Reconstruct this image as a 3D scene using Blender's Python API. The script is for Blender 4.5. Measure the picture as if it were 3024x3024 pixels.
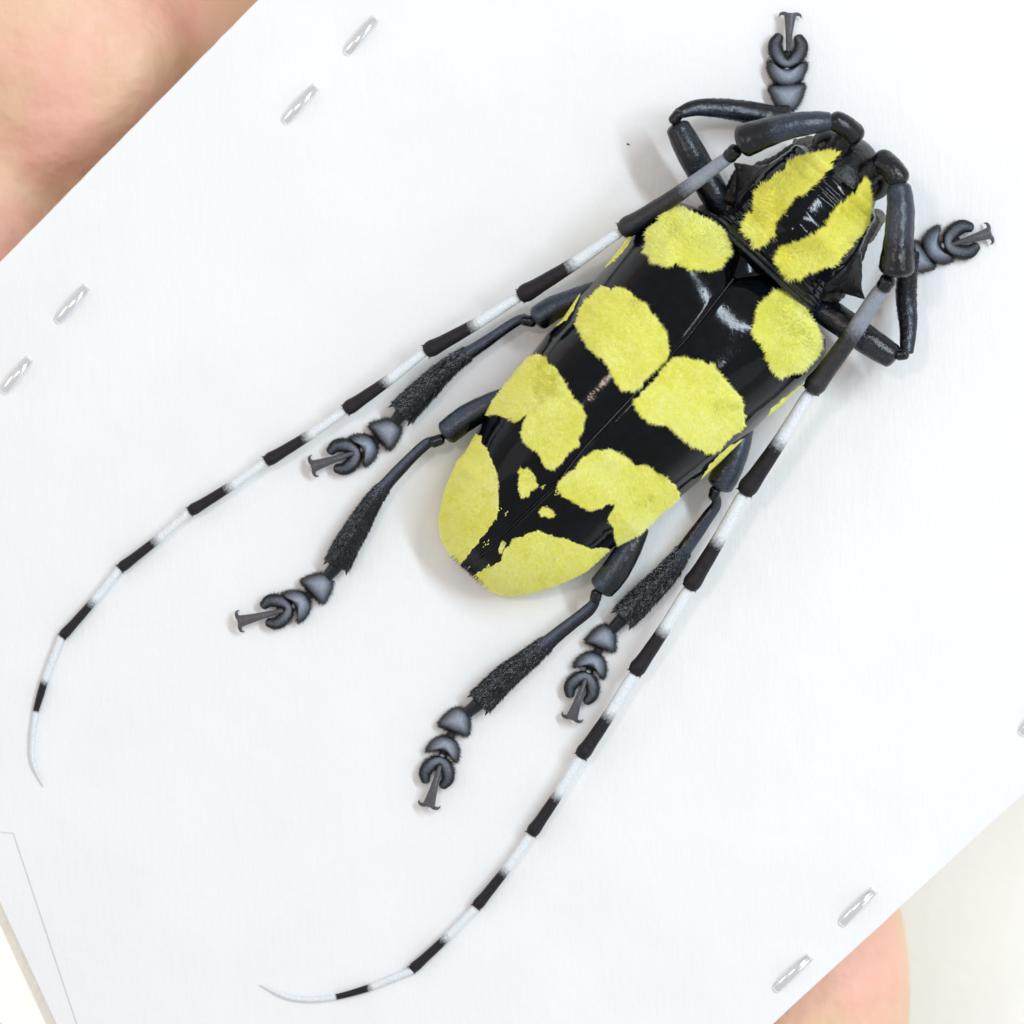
import bpy, bmesh, math, random
import numpy as np
from mathutils import Vector

random.seed(4); rng = np.random.default_rng(4)
for o in list(bpy.data.objects): bpy.data.objects.remove(o)
S = bpy.context.scene
S.unit_settings.system = 'METRIC'; S.unit_settings.scale_length = 0.01      # 1 unit = 1 cm, everything at true size
K = 0.0025        # cm per photo pixel on the card
D = 8000.0        # camera height above the card, in the same pixels (20 cm)

# ------------------------------------------------------------------ camera
cam = bpy.data.cameras.new('camera'); camo = bpy.data.objects.new('camera', cam)
S.collection.objects.link(camo); S.camera = camo
camo.location = (0, 0, D*K); cam.sensor_width = 36; cam.lens = 36*D/3024.0
cam.clip_start = 0.5; cam.clip_end = 500
cam.dof.use_dof = True; cam.dof.focus_distance = D*K-0.45; cam.dof.aperture_fstop = 0.28

# ------------------------------------------------------------------ world and lamps (indoor daylight from windows, plus added side fill)
W = bpy.data.worlds.new('World'); S.world = W; W.use_nodes = True
bg = W.node_tree.nodes['Background']; bg.inputs[0].default_value = (1.0, 0.985, 0.96, 1); bg.inputs[1].default_value = 0.70
def area(name, loc, target, sx, sy, energy, col):
    l = bpy.data.lights.new(name, 'AREA'); l.shape = 'RECTANGLE'; l.size = sx; l.size_y = sy
    l.energy = energy; l.color = col
    o = bpy.data.objects.new(name, l); S.collection.objects.link(o); o.location = loc
    o.rotation_euler = (Vector(target)-Vector(loc)).to_track_quat('-Z', 'Y').to_euler(); return o
area('window_lamp', (18, 9.5, 23.5), (0.8, 1.2, 0), 20, 1.7, 6800, (0.76, 0.89, 1.0))
area('side_fill_lamp', (38, -14, 17), (0, 0, 0), 26, 20, 1200, (0.97, 0.97, 1.0))  # unseen broad fill light added on the right
area('left_fill_lamp', (-38, 6, 20), (0, 0, 0), 26, 20, 1500, (1.0, 0.97, 0.95))  # unseen broad fill light added on the left
area('room_lamp', (-9, 6.5, 30), (0, 0, 0), 2.4, 2.6, 1500, (1.0, 0.80, 0.72))
S.view_settings.view_transform = 'Standard'; S.view_settings.look = 'None'
S.view_settings.exposure = -0.06; S.view_settings.gamma = 1.0
S.render.engine = 'CYCLES'

# ------------------------------------------------------------------ helpers
def P(x, y, z):
    f = (D-z)/D
    return ((x-1512)*K*f, (1512-y)*K*f, z*K)
def PA(a):
    a = np.asarray(a, float); f = (D-a[:, 2])/D
    return np.stack([(a[:, 0]-1512)*K*f, (1512-a[:, 1])*K*f, a[:, 2]*K], 1)
def tag(o, label=None, cat=None, group=None, kind=None):
    if label: o['label'] = label
    if cat: o['category'] = cat
    if group: o['group'] = group
    if kind: o['kind'] = kind
    return o
def link(name, me, parent=None):
    o = bpy.data.objects.new(name, me); S.collection.objects.link(o)
    if parent is not None: o.parent = parent
    return o
def empty(name, loc=(0, 0, 0)):
    return link(name, None)
class MB:
    """collects vertices (photo pixels + height) and faces into one mesh"""
    def __init__(s): s.v = []; s.f = []; s.w = []; s.n = 0; s.flat = []
    def add(s, v, f, w=None, smooth=True):
        v = np.asarray(v, float); s.v.append(v); f = [tuple(i+s.n for i in q) for q in f]
        s.f += f; s.flat += [smooth]*len(f)
        s.w.append(np.zeros(len(v)) if w is None else np.asarray(w, float)); s.n += len(v)
    def build(s, name, mats, parent=None, recalc=True):
        v = PA(np.concatenate(s.v)); me = bpy.data.meshes.new(name)
        me.from_pydata([tuple(q) for q in v], [], s.f)
        me.polygons.foreach_set('use_smooth', s.flat)
        at = me.attributes.new('w', 'FLOAT', 'POINT'); at.data.foreach_set('value', np.concatenate(s.w).astype(np.float32))
        if recalc:
            bm = bmesh.new(); bm.from_mesh(me); bmesh.ops.recalc_face_normals(bm, faces=bm.faces); bm.to_mesh(me); bm.free()
        for m in (mats if isinstance(mats, (list, tuple)) else [mats]): me.materials.append(m)
        me.update(); return link(name, me, parent)
def catmull(p, r, step):
    p = np.asarray(p, float); r = np.asarray(r, float); q = np.column_stack([p, r]); n = len(q)
    e = np.vstack([2*q[0]-q[1], q, 2*q[-1]-q[-2]]); out = []
    for i in range(n-1):
        a, b, c, d = e[i:i+4]; L = np.linalg.norm(c[:3]-b[:3]); m = max(2, int(L/step))
        for k in range(m):
            t = k/m
            out.append(0.5*((2*b)+(-a+c)*t+(2*a-5*b+4*c-d)*t*t+(-a+3*b-3*c+d)*t**3))
    out.append(q[-1]); out = np.array(out); out[:, 3] = np.clip(out[:, 3], 0.4, None); return out
def tube(mb, pts, rad, flat=1.0, n=20, step=8, caps=(1, 1), wf=None, lump=0.0, capk=0.8, sheen_at=None):
    q = catmull(pts, rad, step); c = q[:, :3]; r = q[:, 3]
    T = np.gradient(c, axis=0); T /= np.linalg.norm(T, axis=1)[:, None]+1e-9
    L = np.concatenate([[0], np.cumsum(np.linalg.norm(np.diff(c, axis=0), axis=1))]); t = L/L[-1]
    C = list(c); R = list(r); TT = list(T); tt = list(t)
    ph = [0.30, 0.6, 0.85, 1.1, 1.35, 1.5]
    if caps[1]:
        for a in ph: C.append(c[-1]+T[-1]*r[-1]*capk*math.sin(a)); R.append(r[-1]*math.cos(a)); TT.append(T[-1]); tt.append(1)
    if caps[0]:
        for a in ph: C.insert(0, c[0]-T[0]*r[0]*capk*math.sin(a)); R.insert(0, r[0]*math.cos(a)); TT.insert(0, T[0]); tt.insert(0, 0)
    V = []; Wt = []; side_prev = None
    for C_, R_, T_, t_ in zip(C, R, TT, tt):
        side = np.cross(T_, (0, 0, 1.0))
        if np.linalg.norm(side) < 0.15 and side_prev is not None: side = side_prev
        side = side/(np.linalg.norm(side)+1e-9); side_prev = side
        up = np.cross(side, T_)
        for k in range(n):
            a = 2*math.pi*k/n
            rr = R_*(1+lump*math.sin(3*a+t_*19)*math.sin(t_*13+a))
            V.append(C_+side*math.cos(a)*rr+up*math.sin(a)*rr*flat)
            Wt.append((wf(t_)*(1 if sheen_at is None else max(0, math.sin(a+math.pi/2-sheen_at))**3.2) if wf else t_))  # w peaks at one angle round the tube: a highlight put into the colour
    m = len(C); F = []
    for i in range(m-1):
        for k in range(n):
            k2 = (k+1) % n; F.append((i*n+k, i*n+k2, (i+1)*n+k2, (i+1)*n+k))
    F.append(tuple(range(n))); F.append(tuple(range((m-1)*n, m*n)))
    mb.add(V, F, Wt)
def hairs_mesh(name, base, dirs, nrm, length, width, tone, mat, parent):
    """base, dirs, nrm: N x 3 in photo pixel space (y down); one blade per hair"""
    N = len(base); d = dirs/(np.linalg.norm(dirs, axis=1)[:, None]+1e-9)
    s = np.cross(d, nrm); s /= np.linalg.norm(s, axis=1)[:, None]+1e-9
    sw = s*width[:, None]*0.5
    mid = base+d*length[:, None]*0.55+nrm*length[:, None]*0.05
    tip = base+d*length[:, None]-nrm*length[:, None]*0.05
    v = np.stack([base-sw, base+sw, mid-sw*0.8, mid+sw*0.8, tip], 1).reshape(-1, 3)
    v = PA(v); me = bpy.data.meshes.new(name); me.vertices.add(len(v)); me.vertices.foreach_set('co', v.astype(np.float32).ravel())
    i = np.arange(N)*5
    f = np.stack([i, i+1, i+3, i+3, i+2, i, i+2, i+3, i+4], 1).reshape(-1, 3)
    me.loops.add(f.size); me.loops.foreach_set('vertex_index', f.astype(np.int32).ravel())
    me.polygons.add(len(f)); me.polygons.foreach_set('loop_start', (np.arange(len(f))*3).astype(np.int32))
    me.update(calc_edges=True)
    at = me.attributes.new('w', 'FLOAT', 'POINT'); at.data.foreach_set('value', np.repeat(tone, 5).astype(np.float32))
    me.materials.append(mat); o = link(name, me, parent); o['kind'] = 'stuff'; return o
def bristles(mb, base, dirs, length, width):
    base = np.asarray(base, float); d = np.asarray(dirs, float); d /= np.linalg.norm(d, axis=1)[:, None]
    s = np.cross(d, (0, 0, 1.0)); s /= np.linalg.norm(s, axis=1)[:, None]+1e-9
    v = np.stack([base-s*width*.5, base+s*width*.5, base+d*length[:, None]], 1).reshape(-1, 3)
    mb.add(v, [(3*i, 3*i+1, 3*i+2) for i in range(len(base))], np.zeros(len(v)), smooth=False)
def smooth(x): x = np.clip(x, 0, 1); return x*x*(3-2*x)
def vnoise(x, y, s, seed=0):
    x = x/s; y = y/s; xi = np.floor(x).astype(np.int64); yi = np.floor(y).astype(np.int64); fx = smooth(x-xi); fy = smooth(y-yi)
    def h(a, b):
        n = (a*374761393+b*668265263+seed*982451653) & 0x7fffffff; n = ((n ^ (n >> 13))*1274126177) & 0x7fffffff
        return (n & 0xffff)/65535.0
    return (h(xi, yi)*(1-fx)+h(xi+1, yi)*fx)*(1-fy)+(h(xi, yi+1)*(1-fx)+h(xi+1, yi+1)*fx)*fy
def inpoly(poly, x, y):
    c = np.zeros(x.shape, bool); n = len(poly)
    for i in range(n):
        x1, y1 = poly[i]; x2, y2 = poly[(i+1) % n]
        if y1 == y2: continue
        k = (y1 > y) != (y2 > y); xs = (x2-x1)*(y-y1)/(y2-y1)+x1; c ^= k & (x < xs)
    return c
def ragged(poly, x, y, amp=6):
    dx = (vnoise(x, y, 9, 1)-.5)*2*amp+(vnoise(x, y, 24, 2)-.5)*amp; dy = (vnoise(x, y, 9, 3)-.5)*2*amp+(vnoise(x, y, 24, 5)-.5)*amp
    return inpoly(poly, x+dx, y+dy)

# ------------------------------------------------------------------ materials
def newmat(name):
    m = bpy.data.materials.new(name); m.use_nodes = True; nt = m.node_tree; return m, nt, nt.nodes['Principled BSDF']
def N(nt, t, **kw):
    n = nt.nodes.new(t)
    for k, v in kw.items(): setattr(n, k, v)
    return n
def tex_noise(nt, scale, detail=3, rough=.5, stretch=None, rot=0):
    n = N(nt, 'ShaderNodeTexNoise'); n.inputs['Scale'].default_value = scale; n.inputs['Detail'].default_value = detail; n.inputs['Roughness'].default_value = rough
    tc = N(nt, 'ShaderNodeTexCoord')
    mp = N(nt, 'ShaderNodeMapping'); mp.inputs['Rotation'].default_value[2] = rot
    if stretch: mp.inputs['Scale'].default_value = stretch
    nt.links.new(tc.outputs['Object'], mp.inputs[0]); nt.links.new(mp.outputs[0], n.inputs['Vector']); return n
def ramp(nt, src, stops):
    r = N(nt, 'ShaderNodeValToRGB'); e = r.color_ramp.elements
    while len(e) < len(stops): e.new(0.5)
    for el, (p, c) in zip(e, stops): el.position = p; el.color = (c[0], c[1], c[2], 1) if hasattr(c, '__len__') else (c, c, c, 1)
    nt.links.new(src, r.inputs[0]); return r
def bump(nt, bs, src, strength, dist, prev=None):
    b = N(nt, 'ShaderNodeBump'); b.inputs['Strength'].default_value = strength; b.inputs['Distance'].default_value = dist
    nt.links.new(src, b.inputs['Height'])
    if prev: nt.links.new(prev.outputs[0], b.inputs['Normal'])
    nt.links.new(b.outputs[0], bs.inputs['Normal']); return b
def math2(nt, op, a, b):
    m = N(nt, 'ShaderNodeMath', operation=op)
    for i, q in enumerate((a, b)):
        if isinstance(q, (int, float)): m.inputs[i].default_value = q
        else: nt.links.new(q, m.inputs[i])
    return m.outputs[0]
def mixrgb(nt, f, a, b):
    m = N(nt, 'ShaderNodeMix', data_type='RGBA')
    if isinstance(f, (int, float)): m.inputs[0].default_value = f
    else: nt.links.new(f, m.inputs[0])
    for i, q in ((6, a), (7, b)):
        if isinstance(q, tuple): m.inputs[i].default_value = (*q, 1)
        else: nt.links.new(q, m.inputs[i])
    return m.outputs[2]
def attr(nt): return N(nt, 'ShaderNodeAttribute', attribute_name='w').outputs['Fac']

def mat_shell():
    m, nt, b = newmat('black_shell')
    a = attr(nt); n = tex_noise(nt, 40, 4)
    yel = ramp(nt, n.outputs[0], [(.3, (.84, .81, .13)), (.7, (.92, .90, .26))])
    n2 = tex_noise(nt, 14, 5)
    blk = ramp(nt, n2.outputs[0], [(.35, (.0015, .0017, .0022)), (.7, (.0025, .004, .007))])
    nt.links.new(mixrgb(nt, a, blk.outputs[0], yel.outputs[0]), b.inputs['Base Color'])
    rn = tex_noise(nt, 9, 5, .6); rr = ramp(nt, rn.outputs[0], [(.3, .055), (.75, .13)])
    mx = N(nt, 'ShaderNodeMix'); nt.links.new(a, mx.inputs[0]); nt.links.new(rr.outputs[0], mx.inputs[2]); mx.inputs[3].default_value = .8
    nt.links.new(mx.outputs[0], b.inputs['Roughness'])
    b.inputs['Specular IOR Level'].default_value = 0.16
    v = N(nt, 'ShaderNodeTexVoronoi'); v.inputs['Scale'].default_value = 26
    tc = N(nt, 'ShaderNodeTexCoord'); nt.links.new(tc.outputs['Object'], v.inputs['Vector'])
    rv = ramp(nt, v.outputs['Distance'], [(0, 0), (.28, 1)])
    b1 = bump(nt, b, rv.outputs[0], .10, .003)
    n3 = tex_noise(nt, 70, 2); b2 = bump(nt, b, n3.outputs[0], .16, .0022, b1)
    n4 = tex_noise(nt, 6, 3); bump(nt, b, n4.outputs[0], .15, .015, b2)
    return m
def mat_fur(name, c0, c1, c2, rough=.75):
    m, nt, b = newmat(name); a = attr(nt)
    r = ramp(nt, a, [(0, c0), (.5, c1), (1, c2)])
    nt.links.new(r.outputs[0], b.inputs['Base Color']); b.inputs['Roughness'].default_value = rough
    b.inputs['Specular IOR Level'].default_value = .25
    tr = N(nt, 'ShaderNodeBsdfTranslucent'); nt.links.new(r.outputs[0], tr.inputs[0])
    ms = N(nt, 'ShaderNodeMixShader'); ms.inputs[0].default_value = .25
    nt.links.new(b.outputs[0], ms.inputs[1]); nt.links.new(tr.outputs[0], ms.inputs[2])
    nt.links.new(ms.outputs[0], nt.nodes['Material Output'].inputs[0]); return m
def mat_chitin(name, dark, pale, rough=.38, bs=.5, scale=30, spec=.35, thr=(.12, .95), amp=.55, prough=.42):
    """w = how densely the fine pale pubescence covers the black cuticle, plus painted sheen on legs and tarsi"""
    m, nt, b = newmat(name); a = attr(nt); n = tex_noise(nt, scale, 5, .65)
    s = math2(nt, 'ADD', a, math2(nt, 'MULTIPLY', math2(nt, 'SUBTRACT', n.outputs[0], .5), amp))
    r = ramp(nt, s, [(thr[0], 0), (thr[1], 1)])
    dn = tex_noise(nt, scale*3, 4); dd = ramp(nt, dn.outputs[0], [(.3, tuple(c*.6 for c in dark)), (.75, tuple(c*1.6 for c in dark))])
    pp = ramp(nt, dn.outputs[0], [(.25, tuple(c*.72 for c in pale)), (.7, tuple(min(.9, c*1.12) for c in pale))])
    nt.links.new(mixrgb(nt, r.outputs[0], dd.outputs[0], pp.outputs[0]), b.inputs['Base Color'])
    mx = N(nt, 'ShaderNodeMix'); nt.links.new(r.outputs[0], mx.inputs[0]); mx.inputs[2].default_value = rough; mx.inputs[3].default_value = prough
    nt.links.new(mx.outputs[0], b.inputs['Roughness']); b.inputs['Specular IOR Level'].default_value = spec
    bn = tex_noise(nt, 90, 4, .7); b1 = bump(nt, b, bn.outputs[0], bs, .006)
    bn2 = tex_noise(nt, 18, 3); bump(nt, b, bn2.outputs[0], .4, .02, b1)
    return m
M_shell = mat_shell()
M_yellow = mat_fur('yellow_hair', (.87, .84, .11), (.95, .95, .25), (.97, .98, .50))
M_gold = mat_fur('golden_hair', (.88, .82, .08), (.95, .93, .20), (.97, .97, .42))
M_setae = mat_fur('dark_setae', (.012, .011, .010), (.03, .027, .022), (.09, .07, .05), .6)
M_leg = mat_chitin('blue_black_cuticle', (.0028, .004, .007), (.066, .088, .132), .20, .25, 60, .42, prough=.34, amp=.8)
M_tarsus = mat_chitin('slate_hair_painted_sheen', (.010, .011, .014), (.27, .305, .375), .45, .6, 55, .3, (.2, 1.0), .5)
M_claw = mat_chitin('grey_brown_claw', (.035, .030, .034), (.16, .16, .18), .25, .3, 40)
M_ant = mat_chitin('banded_antenna', (.011, .009, .012), (.74, .78, .83), .45, .6, 50, .25, (.2, .8), .7)
M_band = mat_chitin('grey_banded_cuticle', (.010, .010, .013), (.25, .28, .335), .35, .6, 50, .5, (.2, .85), .7)
M_body = mat_chitin('rough_black_cuticle', (.004, .004, .005), (.17, .155, .13), .20, .45, 26, .32, (.34, 1.2), 1.0)
m, nt, b = newmat('glossy_eye'); b.inputs['Base Color'].default_value = (.006, .006, .007, 1); b.inputs['Roughness'].default_value = .12; M_eye = m
v = N(nt, 'ShaderNodeTexVoronoi'); v.inputs['Scale'].default_value = 60; bump(nt, b, v.outputs['Distance'], .3, .003)

m, nt, b = newmat('white_foam'); M_card = m
n = tex_noise(nt, 1.1, 4); r = ramp(nt, n.outputs[0], [(.3, (.77, .772, .775)), (.7, (.80, .80, .80))])
sp = tex_noise(nt, 30, 2); sr = ramp(nt, sp.outputs[0], [(.79, 0), (.82, .35)])
nt.links.new(mixrgb(nt, sr.outputs[0], r.outputs[0], (.70, .66, .60)), b.inputs['Base Color']); b.inputs['Roughness'].default_value = .85
b.inputs['Specular IOR Level'].default_value = .15
f1 = tex_noise(nt, 22, 5, .7, (1, .18, 1), .6); b1 = bump(nt, b, f1.outputs[0], .35, .012)
f2 = tex_noise(nt, 3, 3); bump(nt, b, f2.outputs[0], .3, .04, b1)

m, nt, b = newmat('staple_steel'); M_steel = m
b.inputs['Metallic'].default_value = 1; b.inputs['Base Color'].default_value = (.90, .92, .95, 1); b.inputs['Roughness'].default_value = .17
n = tex_noise(nt, 30, 3); bump(nt, b, n.outputs[0], .12, .01)

m, nt, b = newmat('skin'); M_skin = m
n = tex_noise(nt, .75, 4, .55); r = ramp(nt, n.outputs[0], [(.36, (.70, .48, .28)), (.47, (.76, .50, .34)), (.58, (.81, .45, .36))])
n2 = tex_noise(nt, 7, 4, .6, (1, .22, 1), -.75); r2 = ramp(nt, n2.outputs[0], [(.35, (.74, .46, .31)), (.65, (.82, .62, .42))])
nt.links.new(mixrgb(nt, .12, r.outputs[0], r2.outputs[0]), b.inputs['Base Color']); b.inputs['Roughness'].default_value = .5
b.inputs['Subsurface Weight'].default_value = .35; b.inputs['Subsurface Radius'].default_value = (.25, .1, .05); b.inputs['Subsurface Scale'].default_value = .6
c = tex_noise(nt, 16, 5, .6, (1, .2, 1), -.75); b1 = bump(nt, b, c.outputs[0], .25, .02)
c2 = tex_noise(nt, 2.4, 3); bump(nt, b, c2.outputs[0], .5, .15, b1)
m, nt, b = newmat('nail'); M_nail = m; b.inputs['Base Color'].default_value = (.8, .5, .42, 1); b.inputs['Roughness'].default_value = .3

m, nt, b = newmat('cream_fabric'); M_cloth = m
n = tex_noise(nt, .35, 4); r = ramp(nt, n.outputs[0], [(.3, (.94, .92, .82)), (.7, (.97, .96, .91))]); nt.links.new(r.outputs[0], b.inputs['Base Color'])
b.inputs['Roughness'].default_value = .9; n = tex_noise(nt, 12, 4); bump(nt, b, n.outputs[0], .4, .05)

# ------------------------------------------------------------------ setting: cream cloth far below, white card, staples
nx = 90; xs = np.linspace(-45, 45, nx); vv = []; ff = []
for j, yy in enumerate(xs):
    for i, xx in enumerate(xs):
        z = -5.6+0.45*math.sin(xx*.55+yy*.9)*math.sin(yy*.3-xx*.4+1)+.22*math.sin(xx*1.1-yy*.5)
        vv.append((xx, yy, z))
for j in range(nx-1):
    for i in range(nx-1): ff.append((j*nx+i, j*nx+i+1, (j+1)*nx+i+1, (j+1)*nx+i))
me = bpy.data.meshes.new('cloth'); me.from_pydata(vv, [], ff); me.polygons.foreach_set('use_smooth', [True]*len(ff)); me.materials.append(M_cloth)
tag(link('cream_cloth_ground', me), kind='structure')

def slab(name, poly, ztop, zbot, mat, parent=None, bev=.02):
    bm = bmesh.new(); top = [bm.verts.new(P(x, y, ztop)) for x, y in poly]; bf = bm.faces.new(top)
    r = bmesh.ops.extrude_face_region(bm, geom=[bf])
    for g in r['geom']:
        if isinstance(g, bmesh.types.BMVert): g.co.z = zbot*K
    bmesh.ops.recalc_face_normals(bm, faces=bm.faces)
    me = bpy.data.meshes.new(name); bm.to_mesh(me); bm.free(); me.materials.append(mat); o = link(name, me, parent)
    bv = o.modifiers.new('bevel', 'BEVEL'); bv.width = bev; bv.segments = 3
    for p in me.polygons: p.use_smooth = True
    wn = o.modifiers.new('wn', 'WEIGHTED_NORMAL')
    return o
def edge_pts(a, b, n, amp):
    out = []
    for i in range(n):
        t = i/n; out.append((a[0]+(b[0]-a[0])*t+rng.uniform(-amp, amp), a[1]+(b[1]-a[1])*t+rng.uniform(-amp, amp)))
    return out
poly = edge_pts((-900, 1690), (-200, 975), 4, 1)+edge_pts((-200, 975), (900, -142), 40, .9)+edge_pts((900, -142), (3600, -2880), 6, 1)
poly += edge_pts((5200, 350), (3100, 2275), 4, 1)+edge_pts((3100, 2275), (2200, 3100), 20, 1)+edge_pts((2200, 3100), (1000, 4200), 3, 0)+[(620, 4200), (225, 3024), (38, 2462), (-900, 2400)]
card = slab('white_card', poly, 0, -90, M_card, bev=.012)
tag(card, 'white foam card carrying the spread beetle, held slanting across the picture', 'card')
lip = slab('clear_lip', [(-900, 2230), (-60, 2540), (22, 2715), (165, 3024), (500, 3760), (900, 4000), (500, 3400), (150, 2350)], -5, -24, M_card, card, bev=.008)
sheet = slab('added_sheet', [(-900, 2400), (500, 2500), (600, 4000), (230, 3500), (22, 3034), (-60, 2985), (-900, 2800)], -40, -47, M_cloth, bev=.005)  # extra sheet put in to brighten the lower left corner
tag(sheet, 'added cream paper sheet brightening the view under the lower left corner of the white card', 'paper')
# a brown speck on the card
mb = MB(); tube(mb, [(1852, 425, 1), (1858, 427, 2)], [2, 2], .6, 8, 3); mb.build('speck', M_setae, card)

def staple(ax, ay, bx, by, label):
    o = empty('staple'); cx, cy = (ax+bx)/2, (ay+by)/2; L = math.hypot(bx-ax, by-ay)
    d = np.array([(bx-ax)/L, (by-ay)/L]); s = np.array([-d[1], d[0]]); hw = 12; V = []; F = []
    n = 25; prof = []
    for i in range(n):
        t = i/(n-1)*2-1
        z = 2+24*(1-abs(t)**2.4); x = t*L*.5
        prof.append((x, z))
    prof = [(-L*.5, -40)]+prof+[(L*.5, -40)]
    wd = [(-1, -3), (-.8, 0), (-.3, 3), (.3, 3), (.8, 0), (1, -3)]
    for x, z in prof:
        for wy, wz in wd:
            V.append((cx+d[0]*x+s[0]*wy*hw, cy+d[1]*x+s[1]*wy*hw, z+wz))
        V.append((cx+d[0]*x, cy+d[1]*x, z-12))
    k = 7
    for i in range(len(prof)-1):
        for j in range(k): j2 = (j+1) % k; F.append((i*k+j, i*k+j2, (i+1)*k+j2, (i+1)*k+j))
    me = MB(); me.add(V, F); bpy.data.objects.remove(o); q = me.build('staple', M_steel)
    tag(q, label, 'staple', 'metal staples along the card edges')
staple(1110, 52, 1020, 160, 'short silver staple nearest the top edge of the picture, highest on the card')
staple(933, 254, 838, 362, 'short silver staple below and left of the topmost staple, facing the skin at upper left')
staple(256, 845, 167, 952, 'short silver staple left of the long antenna, third down the upper left margin')
staple(88, 1058, 6, 1160, 'short silver staple touching the left border of the picture')
staple(2582, 2628, 2482, 2732, 'short silver staple at lower right, right above the fingertip corner')
staple(2393, 2824, 2287, 2926, 'short silver staple lowest on the card, beside the bottom right finger')
staple(3100, 2070, 3014, 2170, 'short silver staple cut off by the right border of the picture')

# ------------------------------------------------------------------ hand below the card
def make_hand():
    mb = MB()
    def T(p, r, fl=.85): tube(mb, p, r, fl, 20, 90, lump=.02)
    zf = -400
    T([(1300, 900, -560), (1700, 1350, -520), (2130, 1950, -450), (2275, 2450, -460), (2372, 2860, -455), (2400, 3300, -430)], [380, 360, 330, 318, 322, 270])
    T([(700, 1100, -600), (950, 1600, -540), (1400, 2500, -440), (1640, 3200, -430), (1700, 3900, -400)], [390, 370, 335, 305, 240])
    T([(150, 1400, -600), (320, 1850, -540), (700, 2750, -440), (900, 3450, -430), (950, 4050, -400)], [380, 350, 310, 280, 220])
    T([(-450, 1600, -600), (-420, 2150, -540), (-340, 2650, -440), (-255, 3000, -420), (-180, 3450, -400)], [330, 290, 255, 240, 200])
    # palm: metacarpals and pads
    T([(1300, 1000, -620), (600, -200, -950), (-500, -1500, -900)], [400, 500, 520])
    T([(800, 1250, -600), (150, 50, -820), (-900, -1300, -820)], [400, 520, 540])
    T([(200, 1500, -560), (-450, 300, -660), (-1200, -1100, -700)], [400, 520, 520])
    T([(-350, 1750, -560), (-900, 500, -620), (-1500, -800, -680)], [380, 500, 500])
    T([(250, 250, -480), (-150, -150, -470), (-500, -700, -520)], [360, 430, 420])      # pad lit at the card edge
    # thumb
    T([(-300, -1200, -600), (500, -600, -560), (1200, -350, -520), (1900, -100, -470), (2500, 300, -430)], [460, 430, 370, 345, 270])
    T([(-700, -1500, -760), (-1400, -2700, -800), (-2000, -3700, -820)], [900, 850, 850], .7)
    o = mb.build('hand', M_skin)
    rm = o.modifiers.new('remesh', 'REMESH'); rm.mode = 'VOXEL'; rm.voxel_size = .09
    sm = o.modifiers.new('smooth', 'SMOOTH'); sm.factor = .6; sm.iterations = 14
    dg = bpy.context.evaluated_depsgraph_get(); me = bpy.data.meshes.new_from_object(o.evaluated_get(dg))
    o.modifiers.clear(); old = o.data; o.data = me; bpy.data.meshes.remove(old)
    me.polygons.foreach_set('use_smooth', [True]*len(me.polygons)); me.name = 'hand'
    tag(o, 'open bare hand beneath the card, palm showing top left and one finger bottom right', 'hand')
make_hand()

# ------------------------------------------------------------------ the beetle
beetle = empty('beetle')
tag(beetle, 'large black longhorn beetle with yellow furry spots and long black and white banded antennae', 'beetle')
O = np.array([2175., 805.]); A = np.array([-.671, .741]); B = np.array([.741, .671])
def uv(x, y):
    dx = np.asarray(x, float)-O[0]; dy = np.asarray(y, float)-O[1]
    return dx*A[0]+dy*A[1], dx*B[0]+dy*B[1]
def xy(u, v): return O[0]+u*A[0]+v*B[0], O[1]+u*A[1]+v*B[1]
def outline(pts):
    p = np.array(pts, float); u, v = uv(p[:, 0], p[:, 1]); k = np.argsort(u); return u[k], v[k]
LU, LV = outline([(1992, 593), (1950, 598), (1915, 622), (1880, 665), (1835, 728), (1790, 783), (1749, 836), (1707, 870), (1661, 940), (1614, 987), (1562, 1054), (1505, 1121), (1459, 1178), (1438, 1225), (1407, 1276), (1376, 1333), (1350, 1362), (1314, 1445), (1297, 1533), (1301, 1580), (1322, 1621), (1352, 1655)])
RU, RV = outline([(1433, 1735), (1480, 1756), (1521, 1758), (1573, 1751), (1640, 1730), (1692, 1709), (1738, 1683), (1821, 1611), (1894, 1575), (1950, 1518), (2007, 1471), (2080, 1409), (2132, 1362), (2199, 1297), (2259, 1237), (2311, 1195), (2357, 1149), (2399, 1112), (2430, 1066), (2440, 1040), (2438, 1014), (2419, 973)])
def vsut(u): return np.interp(u, [-80, 0, 243, 682, 826, 1188], [4, 4, 22, 15, 24, -2])
def vout(u, side): return np.interp(u, LU, LV) if side < 0 else np.interp(u, RU, RV)
HU = [-90, -60, -30, 10, 60, 140, 280, 420, 600, 760, 900, 1010, 1100, 1160, 1190]
HH = [150, 200, 235, 268, 294, 322, 350, 352, 338, 315, 275, 225, 160, 98, 48]
_hu = np.linspace(-90, 1190, 400); _hh = np.interp(_hu, HU, HH)
_hh = np.convolve(np.pad(_hh, 12, mode='edge'), np.ones(25)/25, 'valid')
def rim(u): return np.interp(u, [0, 650, 1190], [86, 80, 34])
def elev(u, s):
    H = np.interp(u, _hu, _hh); s = np.clip(s, 0, 1)
    z = rim(u)+H*(1-s**2.8)**.5
    z = z+26*np.exp(-((u-70)/75)**2-((s-.62)/.22)**2)          # shoulder
    z = z-6*np.exp(-(s/.022)**2)
    return z
def elev_px(x, y):
    u, v = uv(x, y); v0 = vsut(u); side = np.where(v < v0, -1, 1)
    vo = np.where(side < 0, np.interp(u, LU, LV), np.interp(u, RU, RV)); s = (v-v0)/(vo-v0); return elev(u, s), s
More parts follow.
